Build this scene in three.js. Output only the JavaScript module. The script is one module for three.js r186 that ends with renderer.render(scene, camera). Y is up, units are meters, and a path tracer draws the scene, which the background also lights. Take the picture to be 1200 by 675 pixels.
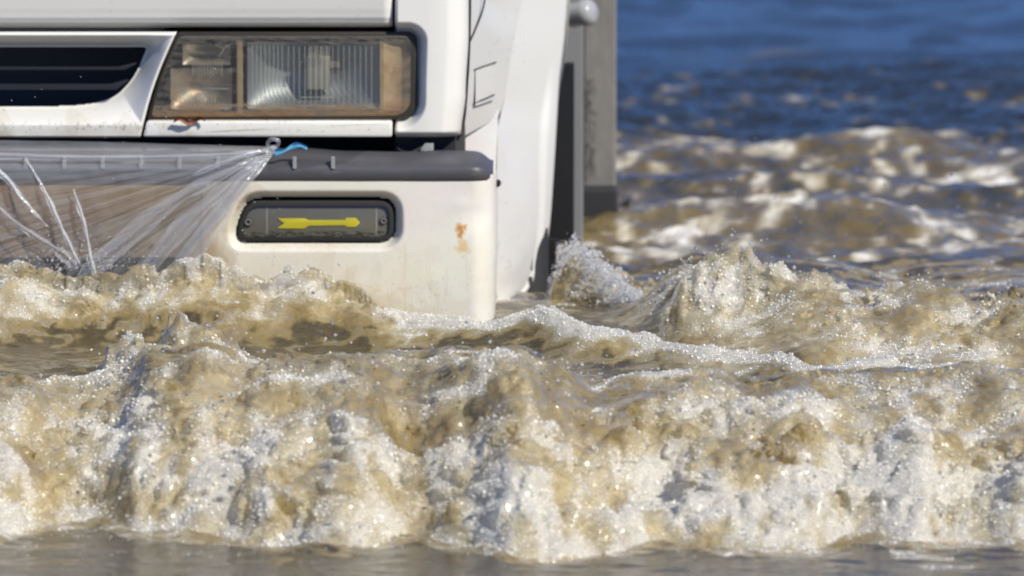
import * as THREE from 'three';
import { edgeTable, triTable } from 'three/addons/objects/MarchingCubes.js';
import { mergeGeometries, mergeVertices, toCreasedNormals } from 'three/addons/utils/BufferGeometryUtils.js';
import { RoundedBoxGeometry } from 'three/addons/geometries/RoundedBoxGeometry.js';

// ------------------------------------------------------------------ camera, sky, sun, exposure
const scene = new THREE.Scene();
const CAM = new THREE.Vector3(0, 1.3, 10), FOCAL = 7000, PITCH = 6.977 * Math.PI / 180;
const camera = new THREE.PerspectiveCamera(2 * Math.atan(337.5 / FOCAL) * 180 / Math.PI, 16 / 9, 0.5, 1500);
camera.position.copy(CAM); camera.rotation.x = -PITCH;
camera.focus = 9.05; camera.userData.fStop = 5.6;
camera.updateMatrixWorld();

const SUN = new THREE.Vector3(0.54, 0.65, 0.55).normalize();
{ // clear sky: pale at the horizon, deep blue overhead
  const W = 512, H = 256, d = new Float32Array(W * H * 4);
  for (let j = 0; j < H; j++) for (let i = 0; i < W; i++) {
    const el = Math.max(0, Math.sin(((j + 0.5) / H - 0.5) * Math.PI));
    const k = Math.pow(1 - el, 2.6), o = (j * W + i) * 4;
    d[o] = 0.055 + 0.065 * k; d[o + 1] = 0.13 + 0.13 * k; d[o + 2] = 0.35 + 0.25 * k; d[o + 3] = 1;
  }
  const t = new THREE.DataTexture(d, W, H, THREE.RGBAFormat, THREE.FloatType);
  t.mapping = THREE.EquirectangularReflectionMapping; t.magFilter = t.minFilter = THREE.LinearFilter; t.needsUpdate = true;
  scene.background = t; scene.environment = t;
}
const sun = new THREE.DirectionalLight(new THREE.Color(1, 0.94, 0.83), 4.2);
sun.position.copy(SUN).multiplyScalar(20); sun.castShadow = true; sun.shadow.radius = 1;
Object.assign(sun.shadow.camera, { left: -5, right: 5, top: 5, bottom: -5, near: 1, far: 60 });
sun.shadow.mapSize.set(2048, 2048);
scene.add(sun, sun.target);
const renderer = new THREE.WebGLRenderer({ antialias: true });
renderer.toneMapping = THREE.LinearToneMapping; renderer.toneMappingExposure = 1.1;
renderer.shadowMap.enabled = true;

// ------------------------------------------------------------------ numbers and noise
let seed = 12345;
const rnd = () => { seed = (seed * 1664525 + 1013904223) >>> 0; return seed / 4294967296; };
const gauss = () => (rnd() + rnd() + rnd() + rnd() - 2) * 1.2;
const clamp = (x, a = 0, b = 1) => x < a ? a : x > b ? b : x;
const mix = (a, b, t) => a + (b - a) * t;
const sst = (a, b, x) => { const t = clamp((x - a) / (b - a)); return t * t * (3 - 2 * t); };
const lin = (pts, x) => { // smooth interpolation through [x, y] pairs
  if (x <= pts[0][0]) return pts[0][1];
  for (let i = 1; i < pts.length; i++) if (x <= pts[i][0]) { const a = pts[i - 1], b = pts[i], t = (x - a[0]) / (b[0] - a[0]); return mix(a[1], b[1], t * t * (3 - 2 * t)); }
  return pts[pts.length - 1][1];
};
const PM = new Uint8Array(512), GX = new Float32Array(256), GY = new Float32Array(256), GZ = new Float32Array(256);
{ const p = [...Array(256).keys()]; for (let i = 255; i > 0; i--) { const j = Math.floor(rnd() * (i + 1)); [p[i], p[j]] = [p[j], p[i]]; }
  for (let i = 0; i < 512; i++) PM[i] = p[i & 255];
  for (let i = 0; i < 256; i++) { const z = rnd() * 2 - 1, a = rnd() * 6.2832, r = Math.sqrt(1 - z * z); GX[i] = r * Math.cos(a); GY[i] = r * Math.sin(a); GZ[i] = z; } }
function noise(x, y, z) { // gradient noise, about -1 to 1
  const xf = Math.floor(x), yf = Math.floor(y), zf = Math.floor(z);
  x -= xf; y -= yf; z -= zf;
  const X = xf & 255, Y = yf & 255, Z = zf & 255;
  const u = x * x * x * (x * (x * 6 - 15) + 10), v = y * y * y * (y * (y * 6 - 15) + 10), w = z * z * z * (z * (z * 6 - 15) + 10);
  const A = PM[X] + Y, B = PM[X + 1] + Y, AA = PM[A & 255] + Z, AB = PM[(A + 1) & 255] + Z, BA = PM[B & 255] + Z, BB = PM[(B + 1) & 255] + Z;
  const g = (h, a, b, c) => GX[h] * a + GY[h] * b + GZ[h] * c;
  const x1 = x - 1, y1 = y - 1, z1 = z - 1;
  const n = mix(mix(mix(g(PM[AA & 255], x, y, z), g(PM[BA & 255], x1, y, z), u), mix(g(PM[AB & 255], x, y1, z), g(PM[BB & 255], x1, y1, z), u), v),
    mix(mix(g(PM[(AA + 1) & 255], x, y, z1), g(PM[(BA + 1) & 255], x1, y, z1), u), mix(g(PM[(AB + 1) & 255], x, y1, z1), g(PM[(BB + 1) & 255], x1, y1, z1), u), v), w);
  return n * 1.5;
}
const fbm = (x, y, z, o = 3) => { let s = 0, a = 0.5; for (let i = 0; i < o; i++) { s += a * noise(x, y, z); x = x * 2.03 + 7.1; y = y * 2.03 + 3.7; z = z * 2.03 + 1.3; a *= 0.5; } return s; };

// ------------------------------------------------------------------ a point of the photograph on the upright plane at depth z
const SP = Math.sin(PITCH), CP = Math.cos(PITCH);
function at(px, py, z) {
  const a = (px - 600) / FOCAL, b = (337.5 - py) / FOCAL;
  const dy = b * CP - SP, dz = -b * SP - CP, t = (z - CAM.z) / dz;
  return new THREE.Vector3(a * t, CAM.y + dy * t, z);
}

// ------------------------------------------------------------------ textures
function dataTex(W, H, f, srgb) {
  const d = new Uint8Array(W * H * 4);
  for (let j = 0; j < H; j++) for (let i = 0; i < W; i++) { const c = f(i / W, j / H), o = (j * W + i) * 4; d[o] = clamp(c[0]) * 255; d[o + 1] = clamp(c[1]) * 255; d[o + 2] = clamp(c[2]) * 255; d[o + 3] = 255; }
  const t = new THREE.DataTexture(d, W, H); t.wrapS = t.wrapT = THREE.RepeatWrapping; t.magFilter = t.minFilter = THREE.LinearFilter;
  if (srgb) t.colorSpace = THREE.SRGBColorSpace; t.needsUpdate = true; return t;
}
const tileNoise = (u, v, f, k) => { // repeats over u and v
  const a = u * 6.28318, b = v * 6.28318, r = f / 6.28318;
  return noise(Math.cos(a) * r + 50 + k, Math.sin(a) * r + Math.cos(b) * r * 1.13 + 70, Math.sin(b) * r + 31);
};
const rippleBump = dataTex(512, 512, (u, v) => { const n = 0.5 + 0.28 * tileNoise(u, v, 26, 0) + 0.2 * tileNoise(u, v, 60, 9) + 0.12 * tileNoise(u, v, 120, 23); return [n, n, n]; });
const frothMap = dataTex(512, 512, (u, v) => { const n = 0.9 + 0.12 * tileNoise(u, v, 70, 3) + 0.12 * tileNoise(u, v, 170, 14); return [n, n, n * 0.995]; });
const foamGloss = dataTex(64, 4, (u) => { const r = 0.07 + 0.3 * sst(0.3, 0.9, u); return [r, r, r]; });
const foamThrough = dataTex(64, 4, (u) => { const r = 0.1 + 0.62 * sst(0.12, 0.42, u) - 0.2 * sst(0.7, 0.95, u); return [r, r, r]; }); foamThrough.wrapS = foamThrough.wrapT = THREE.ClampToEdgeWrapping; foamThrough.channel = 1;
foamGloss.wrapS = foamGloss.wrapT = THREE.ClampToEdgeWrapping; foamGloss.channel = 1;

// ------------------------------------------------------------------ objects
const taken = {};
function numbered(name) { const n = taken[name] = (taken[name] ?? -1) + 1; return n ? `${name}_${String(n).padStart(3, '0')}` : name; }
function tag(o, label, category, kind, group) { o.userData.label = label; if (category) o.userData.category = category; if (kind) o.userData.kind = kind; if (group) o.userData.group = group; return o; }
function top(o, name) { o.name = numbered(name); o.castShadow = o.receiveShadow = true; scene.add(o); return o; }
const std = (o) => new THREE.MeshStandardMaterial(o), phy = (o) => new THREE.MeshPhysicalMaterial(o);
const rgb = (r, g, b) => new THREE.Color().setRGB(r, g, b);

// ================================================================== WATER
const Q = (x, z) => 600 + x * FOCAL / (10 - z);
const toePy = [[-200, 640], [0, 640], [60, 622], [110, 616], [180, 632], [260, 636], [330, 646], [410, 652], [480, 636], [540, 648], [610, 662], [700, 655], [780, 646], [860, 652], [930, 648], [1000, 636], [1060, 645], [1130, 640], [1200, 648], [1400, 640]];
const crestPy = [[-200, 440], [0, 462], [60, 462], [120, 440], [160, 426], [215, 420], [270, 432], [330, 442], [400, 440], [470, 435], [550, 425], [610, 425], [650, 448], [700, 470], [760, 458], [820, 455], [880, 462], [950, 456], [1020, 460], [1080, 452], [1130, 455], [1200, 455], [1400, 450]];
const ridgeZ = [[-200, 0.22], [300, 0.23], [380, 0.24], [480, 0.28], [600, 0.36], [720, 0.5], [850, 0.66], [1000, 0.82], [1200, 0.86], [1400, 0.9]];
const ridgeH = [[-200, 0.08], [0, 0.084], [120, 0.07], [200, 0.088], [260, 0.08], [330, 0.088], [400, 0.065], [480, 0.042], [560, 0.034], [640, 0.06], [690, 0.05], [760, 0.03], [900, 0.022], [1060, 0.03], [1200, 0.026], [1400, 0.03]];
const FACE = 0.52;
const col = { h: 0, A: 0, foam: 0, t: 0, up: 0 };
function surface(x, z) { // level, unrest and foam of the water at a place
  const wob = 0.035 * noise(x * 3.1, 2.2, z * 1.5) + 0.022 * noise(x * 9, 5.1, 0.4) + 0.008 * noise(x * 24, 3.3, 0.8);
  const q = 600 + x * FOCAL / 8.15;
  const zt = 10 - 9100 / (lin(toePy, q) + 520) + 0.5 * wob, zc = zt - FACE;
  const H = 1.3 - (lin(crestPy, q) + 520) * (10 - zc) / FOCAL + 0.012;
  const q2 = Q(x, z), zr = lin(ridgeZ, q2) + 0.03 * noise(x * 5, 1.1, 3), rh = lin(ridgeH, q2);
  const t = (zt - z) / FACE;
  const hp = 0.022 + 0.012 * noise(x * 2.6, 7, z * 2.6) + 0.005 * noise(x * 8, 3, z * 11);
  let h, A, foam;
  if (t < 0) { h = 0.0015 * noise(x * 9, 1, z * 16) + 0.001 * noise(x * 30, 1, z * 45); const e = Math.exp(t * FACE / (0.03 + 0.03 * clamp(noise(x * 13, 4, 1) + 0.3))); A = 0.0006 + 0.03 * e; foam = 0.02 + 0.5 * e; if (e < 0.05) foam = 0; }
  else if (t < 1) { h = H * (1 - Math.pow(1 - t, 2)) ; A = 0.036 * sst(0, 0.1, t) * (1 - 0.3 * t) + 0.012; foam = 0.86 - 0.27 * sst(0.22, 0.8, t + 0.24 * noise(x * 3.3, 8.4, 1)); }
  else { const s = zc - z, g = Math.exp(-Math.pow(s / 0.33, 2)); h = hp + (H - hp) * g; A = 0.008 + 0.026 * g; foam = -0.1 + 0.42 * g; }
  // ridge of foam thrown off the bumper
  const w = q2 < 420 ? 0.075 : q2 < 760 ? mix(0.075, 0.05, (q2 - 420) / 340) : 0.05, dr = z - zr;
  const rg = Math.exp(-Math.pow(dr / (w * (dr > 0 ? 1.25 : 1.0)), 2));
  const left = 1 - sst(330, 520, q2);
  col.ridge = rg * (1 - 0.75 * left);
  h += (rh + 0.01 * (1 - left) + left * 0.02 * noise(x * 11, 4, z * 6)) * rg; A += rg * (0.004 + 0.024 * left); foam += rg * mix(0.9, 0.82, left);
  // water piled against the bumper, between ridge and truck
  if (z < zr) { const b = sst(0.42, 0.0, Math.abs(z - 0.05)); h += b * lin([[-200, 0.05], [200, 0.06], [330, 0.062], [420, 0.035], [500, 0.005], [560, 0.012], [700, 0.02], [800, 0]], q2) * 0.8; }
  // tumbling water right of the truck
  const R = sst(700, 830, q2);
  if (R > 0 && z < zr) {
    const dz = zr - z;
    const r1 = Math.exp(-Math.pow((dz - 0.42) / 0.2, 2)), r2 = Math.exp(-Math.pow((z + 0.62) / 0.2, 2));
    h += R * (0.085 * r1 * (1 + 0.5 * noise(x * 6, 2, 5)) + 0.03 * r2 + 0.014 * noise(x * 5, 6, z * 6));
    A += R * (0.034 * r1 + 0.009); foam += R * (0.08 + 0.66 * Math.exp(-Math.pow((dz - 0.3) / 0.26, 2)) - 0.02 + 0.25 * noise(x * 6, 4, z * 7));
  }
  col.h = h; col.A = A; col.foam = foam; col.t = t; col.up = 0; col.zr = zr; col.q2 = q2;
}
// sheets of water thrown up: [z, thickness, unrest, foam, [[px, height], ...]]
const sheets = [
  { z: 0.3, th: 0.09, A: 0.034, foam: 0.72, top: [[765, -0.05], [784, 0.07], [804, 0.125], [824, 0.155], [845, 0.15], [875, 0.145], [905, 0.13], [950, 0.11], [990, 0.09], [1030, 0.095], [1052, 0.11], [1075, 0.085], [1110, 0.08], [1140, 0.1], [1180, 0.085], [1240, 0.09], [1320, 0.05]] },
  { z: 0.24, th: 0.034, A: 0.014, foam: 0.8, top: [[150, -0.05], [168, 0.08], [182, 0.1], [196, 0.095], [203, 0.12], [210, 0.1], [225, 0.105], [240, 0.085], [262, 0.06], [290, -0.05]] },
  { z: 0.22, th: 0.03, A: 0.013, foam: 0.72, top: [[295, -0.05], [318, 0.07], [338, 0.1], [352, 0.112], [366, 0.105], [374, 0.07], [392, 0.045], [410, -0.05]] },
  { z: 0.26, th: 0.04, A: 0.02, foam: 0.75, top: [[-60, 0.08], [10, 0.075], [40, 0.09], [70, 0.08], [100, 0.085], [128, 0.065], [150, -0.05]] },
  { z: 1.45, th: 0.08, A: 0.026, foam: 0.62, top: [[95, 0.04], [125, 0.15], [160, 0.175], [205, 0.195], [240, 0.19], [272, 0.165], [305, 0.04]] },
  { z: -0.16, th: 0.075, A: 0.034, foam: 0.5, top: [[636, -0.05], [650, 0.05], [664, 0.085], [680, 0.09], [700, 0.08], [730, 0.062], [765, 0.045], [800, -0.05]] },
];
function turb(x, y, z, fine, billow = 0) {
  const wx = 0.02 * noise(x * 9, y * 9 + 4, z * 9), wy = 0.02 * noise(x * 9 + 11, y * 9, z * 9 + 6);
  x += wx; y += wy; z += wy;
  const n1 = noise(x * 10, y * 10, z * 10);
  const n2 = Math.abs(noise(x * 23, y * 23 + 9, z * 23)), n3 = Math.abs(noise(x * 50, y * 50, z * 50 + 5));
  let s = 0.66 * n1 + mix(0.9 * (0.42 - n2), 0.8 * (n2 - 0.2), billow) + mix(0.24 * (0.35 - n3), 0.28 * (n3 - 0.2), billow);
  if (fine) s += 0.09 * noise(x * 105, y * 105, z * 105);
  return s;
}
function mesher(x0, x1, y0, y1, z0, z1, dx, dy, dz, column, value) { // surface where value(x, y, z) is 0; column(x, z) bounds it

  const nx = Math.round((x1 - x0) / dx) + 1, ny = Math.round((y1 - y0) / dy) + 1, nz = Math.round((z1 - z0) / dz) + 1;
  let P = new Float32Array(3 << 20), np = 0, I = new Uint32Array(6 << 20), ni = 0;
  const layer = () => new Float32Array(nx * ny);
  let F0 = layer(), F1 = layer();
  const lo = new Int16Array(nx), hi = new Int16Array(nx); let lo0 = new Int16Array(nx), hi0 = new Int16Array(nx);
  const mk = () => new Int32Array(nx * ny).fill(-1);
  let ex0 = mk(), ey0 = mk(), ex1 = mk(), ey1 = mk(), ez = mk();
  const fill = (F, k) => {
    const z = z0 + k * dz;
    for (let i = 0; i < nx; i++) {
      const x = x0 + i * dx, [a, b] = column(x, z);
      const j0 = clamp(Math.floor((a - y0) / dy) - 1, 0, ny), j1 = clamp(Math.ceil((b - y0) / dy) + 1, 0, ny);
      lo[i] = j0; hi[i] = j1;
      for (let j = 0; j < j0; j++) F[i + nx * j] = 1;
      for (let j = j0; j < j1; j++) F[i + nx * j] = value(x, y0 + j * dy, z) || 1e-7;
      for (let j = j1; j < ny; j++) F[i + nx * j] = -1;
    }
  };
  const vert = (x, y, z) => { if (np * 3 + 3 > P.length) { const n = new Float32Array(P.length * 2); n.set(P); P = n; } P[np * 3] = x; P[np * 3 + 1] = y; P[np * 3 + 2] = z; return np++; };
  fill(F0, 0); lo0.set(lo); hi0.set(hi);
  const ev = new Int32Array(12), v = new Float32Array(8);
  for (let k = 0; k < nz - 1; k++) {
    fill(F1, k + 1); ex1.fill(-1); ey1.fill(-1); ez.fill(-1);
    const za = z0 + k * dz;
    for (let i = 0; i < nx - 1; i++) {
      const ja = Math.max(0, Math.min(lo[i], lo[i + 1], lo0[i], lo0[i + 1]) - 1), jb = Math.min(ny - 1, Math.max(hi[i], hi[i + 1], hi0[i], hi0[i + 1]) + 1);
      const xa = x0 + i * dx;
      for (let j = ja; j < jb; j++) {
        const c = i + nx * j;
        v[0] = F0[c]; v[1] = F0[c + 1]; v[2] = F0[c + nx]; v[3] = F0[c + nx + 1]; v[4] = F1[c]; v[5] = F1[c + 1]; v[6] = F1[c + nx]; v[7] = F1[c + nx + 1];
        // corner numbering of the tables: 0 (0,0,0) 1 (1,0,0) 2 (0,1,0) 3 (1,1,0) 4 (0,0,1) 5 (1,0,1) 6 (0,1,1) 7 (1,1,1)
        let ci = 0;
        if (v[0] < 0) ci |= 1; if (v[1] < 0) ci |= 2; if (v[2] < 0) ci |= 8; if (v[3] < 0) ci |= 4; if (v[4] < 0) ci |= 16; if (v[5] < 0) ci |= 32; if (v[6] < 0) ci |= 128; if (v[7] < 0) ci |= 64;
        const bits = edgeTable[ci]; if (!bits) continue;
        const ya = y0 + j * dy, tt = (a, b) => a / (a - b);
        const X = (arr, id, yy, zz, a, b) => arr[id] >= 0 ? arr[id] : (arr[id] = vert(xa + dx * tt(a, b), yy, zz));
        const Y = (arr, id, xx, zz, a, b) => arr[id] >= 0 ? arr[id] : (arr[id] = vert(xx, ya + dy * tt(a, b), zz));
        const Z = (id, xx, yy, a, b) => ez[id] >= 0 ? ez[id] : (ez[id] = vert(xx, yy, za + dz * tt(a, b)));
        if (bits & 1) ev[0] = X(ex0, c, ya, za, v[0], v[1]);
        if (bits & 2) ev[1] = Y(ey0, c + 1, xa + dx, za, v[1], v[3]);
        if (bits & 4) ev[2] = X(ex0, c + nx, ya + dy, za, v[2], v[3]);
        if (bits & 8) ev[3] = Y(ey0, c, xa, za, v[0], v[2]);
        if (bits & 16) ev[4] = X(ex1, c, ya, za + dz, v[4], v[5]);
        if (bits & 32) ev[5] = Y(ey1, c + 1, xa + dx, za + dz, v[5], v[7]);
        if (bits & 64) ev[6] = X(ex1, c + nx, ya + dy, za + dz, v[6], v[7]);
        if (bits & 128) ev[7] = Y(ey1, c, xa, za + dz, v[4], v[6]);
        if (bits & 256) ev[8] = Z(c, xa, ya, v[0], v[4]);
        if (bits & 512) ev[9] = Z(c + 1, xa + dx, ya, v[1], v[5]);
        if (bits & 1024) ev[10] = Z(c + nx + 1, xa + dx, ya + dy, v[3], v[7]);
        if (bits & 2048) ev[11] = Z(c + nx, xa, ya + dy, v[2], v[6]);
        for (let o = ci << 4; triTable[o] !== -1; o += 3) {
          if (ni + 3 > I.length) { const n = new Uint32Array(I.length * 2); n.set(I); I = n; }
          I[ni++] = ev[triTable[o]]; I[ni++] = ev[triTable[o + 1]]; I[ni++] = ev[triTable[o + 2]];
        }
      }
    }
    [F0, F1] = [F1, F0]; [ex0, ex1] = [ex1, ex0]; [ey0, ey1] = [ey1, ey0]; lo0.set(lo); hi0.set(hi);
  }
  const g = new THREE.BufferGeometry();
  g.setAttribute('position', new THREE.BufferAttribute(P.slice(0, np * 3), 3));
  g.setIndex(new THREE.BufferAttribute(I.slice(0, ni), 1));
  g.computeVertexNormals();
  return g;
}
let cur = [], ch = 0, cA = 0, cr = 0, cb = 0;
const throwUp = (s, y, d, tp, tb) => { const k2 = clamp(y / tp), th = s.th * (1 - 0.72 * k2); return Math.min(tp - y, th - d) * 0.8 + s.A * tb * (0.75 + 0.5 * k2); };
function waterColumn(x, z) {
  surface(x, z); ch = col.h; cA = col.A; cr = 1.5 * cA + 0.004; cb = 0.35 + 0.65 * sst(0.4, 0.75, col.foam); cur.length = 0; let b = ch + cr;
  for (const s of sheets) { const d = Math.abs(z - s.z); if (d < s.th * 1.3 + 0.04) { const tp = lin(s.top, col.q2) * (1 + 0.1 * noise(x * 22, z * 9, 2) + 0.07 * noise(x * 58, z * 20, 7)); if (tp > 0) { cur.push(s, d, tp); b = Math.max(b, tp + 0.05); } } }
  return [ch - cr, b];
}
function waterValue(x, y, z) {
  let f, tb = 9;
  if (y > ch + cr) f = ch - y; else { tb = turb(x, y, z, cA > 0.006, cb); f = ch - y + cA * tb; }
  for (let m = 0; m < cur.length; m += 3) {
    const g = throwUp(cur[m], y, cur[m + 1], cur[m + 2], turb(x * 1.1, y * 0.8, z * 1.1, true, 0.3)), m2 = clamp(0.5 + 0.5 * (f - g) / 0.012); f = mix(g, f, m2) + 0.012 * m2 * (1 - m2);
  }
  return f;
}
const PAL = [[0, 0.1, 0.074, 0.03], [0.25, 0.23, 0.165, 0.06], [0.5, 0.58, 0.47, 0.245], [0.75, 0.76, 0.69, 0.49], [1, 0.88, 0.85, 0.76]];
function palette(c, out, pal = PAL) { for (let i = 1; i < pal.length; i++) if (c <= pal[i][0] || i === pal.length - 1) { const a = pal[i - 1], b = pal[i], t = clamp((c - a[0]) / (b[0] - a[0])); out[0] = mix(a[1], b[1], t); out[1] = mix(a[2], b[2], t); out[2] = mix(a[3], b[3], t); return; } }
function foamAt(x, y, z) {
  surface(x, z); let f = col.foam; const t = col.t;
  for (const s of sheets) { const d = Math.abs(z - s.z); if (d < s.th + 0.015) { const tp = lin(s.top, col.q2); if (tp > 0 && y > 0.35 * tp && y > col.h) f = mix(f, s.foam, 0.8); } }
  if (t < -0.1) { const p = fbm(x * 5 + 3, 1, z * 9, 3); return x > 0.5 && p > 0.12 ? 0.75 : 0.0; }
  const fl = t > 0 && t < 1 ? 0.4 : 1, n = 0.95 * fbm(x * 7, y * 11, z * 7, 2) + 0.85 * fbm(x * 30 + 0.6 * noise(x * 14, y * 14, 2), y * 27 * fl, z * 27 * fl, 3);
  let c = t > 0 && t < 1.0 ? Math.max(f + n, 0.32 + 0.3 * n) : f + n;
  if (f < 0.4) c += 0.4 * sst(0.8, 0.97, 1 - Math.abs(noise(x * 9 + 0.4 * noise(x * 20, 1, z * 20), y * 9, z * 14))); // strands of foam
  const rd = col.ridge; c = Math.max(c, 1.05 * sst(0.5, 0.8, rd + 0.3 * n));
  return clamp(c);
}
const waterMat = phy({ vertexColors: true, map: frothMap, bumpMap: rippleBump, bumpScale: 0.002, roughness: 0.4, transmission: 1, transmissionMap: foamThrough, thickness: 0, ior: 1.33, clearcoat: 0.7, clearcoatRoughness: 0.06 });
waterMat.name = 'silty flood water'; 
function paint(g, foamF, pal) {
  const p = g.attributes.position, n = p.count, c = new Float32Array(n * 3), uv = new Float32Array(n * 2), uv1 = new Float32Array(n * 2), o = [0, 0, 0], fo = new Float32Array(n);
  for (let i = 0; i < n; i++) {
    const x = p.getX(i), y = p.getY(i), z = p.getZ(i), f = foamF(x, y, z);
    palette(f, o, pal); c[3 * i] = o[0]; c[3 * i + 1] = o[1]; c[3 * i + 2] = o[2]; fo[i] = f;
    uv[2 * i] = x * 3.7; uv[2 * i + 1] = (z - y) * 3.7; uv1[2 * i] = f; uv1[2 * i + 1] = 0.5;
  }
  g.setAttribute('color', new THREE.BufferAttribute(c, 3)); g.setAttribute('uv', new THREE.BufferAttribute(uv, 2)); g.setAttribute('uv1', new THREE.BufferAttribute(uv1, 2));
  return fo;
}
const SHELL = [[0, 0.1, 0.075, 0.03], [0.25, 0.4, 0.295, 0.11], [0.5, 0.88, 0.78, 0.52], [0.75, 0.88, 0.82, 0.66], [1, 0.92, 0.895, 0.82]];
const flood = new THREE.Group(); flood.name = 'flood_water'; scene.add(flood);
tag(flood, 'muddy brown flood water churned into waves around the truck', 'water', 'structure');
const wg = mesher(-1.02, 1.08, -0.05, 0.29, -0.62, 2.47, 0.0042, 0.0042, 0.0048, waterColumn, waterValue);
console.log('near water', wg.index.count / 3, wg.attributes.position.count);
const foamOf = paint(wg, foamAt, SHELL);
// the silty, aerated mass below that glassy skin
const cg = mesher(-1.04, 1.1, -0.058, 0.25, -0.64, 2.4, 0.0085, 0.0085, 0.0095, (x, z) => { surface(x, z); const r = 1.6 * col.A + 0.008; ch = col.h - 0.011 - 0.45 * col.A - 0.03 * sst(0.012, 0.004, col.A); cA = col.A; cb = 0.35 + 0.65 * sst(0.4, 0.75, col.foam); return [ch - r, ch + r]; },
  (x, y, z) => ch - y + cA * turb(x, y, z, false, cb));
paint(cg, foamAt, PAL);
const core = new THREE.Mesh(cg, std({ vertexColors: true, map: frothMap, roughness: 0.7 })); core.name = 'silty_water'; core.castShadow = core.receiveShadow = true; flood.add(core);
const wave = new THREE.Mesh(wg, waterMat); wave.name = 'breaking_wave'; wave.castShadow = wave.receiveShadow = true; flood.add(wave);

// the wider water: waves that grow calm and blue with distance
function openFoam(x, z) {
  const d = 10 - z;
  const k = lin([[9.8, 0.15], [10.4, 0.08], [10.7, 0.25], [10.95, 0.5], [11.5, 0.5], [11.8, 0.4], [12.3, 0.36], [12.7, 0.45], [13.0, 0.5], [13.2, 0.4], [13.4, 0.18], [13.7, 0.02], [14.6, -0.02], [16, -0.12], [18, -0.25]], d);
  const n = fbm(x * 17 + 9, 3, z * 6.5, 4) + 0.5 * noise(x * 4, 5, z * 2.2), f = mix(0.1, k, 0.9) + 1.0 * n - 0.1;
  return clamp(Math.max(f + 0.35 * (f - 0.42), Math.min(0.36, k - 0.12 + 0.3 * n)));
}
function openHeight(x, z) {
  const d = 10 - z, far = sst(13, 18, d);
  let h = 0.016 * noise(x * 2.4, 3, z * 3.4) + 0.014 * (0.3 - Math.abs(noise(x * 5.5, 9, z * 7))) + 0.009 * (0.3 - Math.abs(noise(x * 12, 2, z * 15))) + 0.003 * noise(x * 30, 2, z * 34) + 0.01 * far * noise(x * 4, 8, z * 2.6);
  h *= mix(1.7, 1.5, far);
  const w = (c, s, a) => a * Math.exp(-Math.pow((z - c - 0.16 * noise(x * 1.6, c, 2)) / s, 2)) * (0.7 + 0.8 * noise(x * 2.4, c * 3, 5));
  h += w(-2.9, 0.18, 0.05) + w(-1.5, 0.22, 0.055) + w(-2.2, 0.16, 0.04);
  return h;
}
const OPEN = [[0, 0.022, 0.026, 0.03], [0.15, 0.05, 0.045, 0.03], [0.35, 0.165, 0.122, 0.05], [0.55, 0.45, 0.39, 0.27], [0.75, 0.72, 0.68, 0.58], [1, 0.84, 0.83, 0.8]];
const openMat = std({ vertexColors: true, bumpMap: rippleBump, bumpScale: 0.004, roughness: 1, roughnessMap: foamGloss });
function sheet(name, x0, x1, z0, z1, nx, nz, hf, ff) {
  const g = new THREE.PlaneGeometry(1, 1, nx, nz), p = g.attributes.position, o = [0, 0, 0];
  const c = new Float32Array(p.count * 3), uv1 = new Float32Array(p.count * 2), uv = g.attributes.uv;
  for (let i = 0; i < p.count; i++) {
    const x = mix(x0, x1, p.getX(i) + 0.5), z = mix(z0, z1, 0.5 - p.getY(i)), h = hf(x, z), f = ff(x, z);
    p.setXYZ(i, x, h, z); uv.setXY(i, x * 2.1, z * 2.1);
    palette(f, o, OPEN);
    c[3 * i] = o[0]; c[3 * i + 1] = o[1]; c[3 * i + 2] = o[2];
    uv1[2 * i] = f; uv1[2 * i + 1] = 0.5;
  }
  g.setAttribute('color', new THREE.BufferAttribute(c, 3)); g.setAttribute('uv1', new THREE.BufferAttribute(uv1, 2)); g.computeVertexNormals();
  const m = new THREE.Mesh(g, openMat); m.name = name; m.castShadow = m.receiveShadow = true; flood.add(m); return m;
}
sheet('choppy_water', -1.6, 3.0, -5.2, -0.57, 420, 400, (x, z) => openHeight(x, z) - 0.01 + 0.012 * sst(-0.62, -0.9, z), openFoam);
sheet('open_water', -16, 16, -46, -5.15, 420, 520, openHeight, openFoam);
sheet('calm_water', -1.6, 1.6, 2.46, 4.2, 320, 220, (x, z) => 0.0015 * noise(x * 9, 1, z * 16) + 0.001 * noise(x * 30, 1, z * 45) - 0.0015, (x, z) => (x > 0.5 && fbm(x * 5 + 3, 1, z * 9, 3) > 0.12 ? 0.75 : 0));
sheet('surrounding_water', -600, 600, -600, 600, 2, 2, () => -0.06, () => 0.2);

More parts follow.
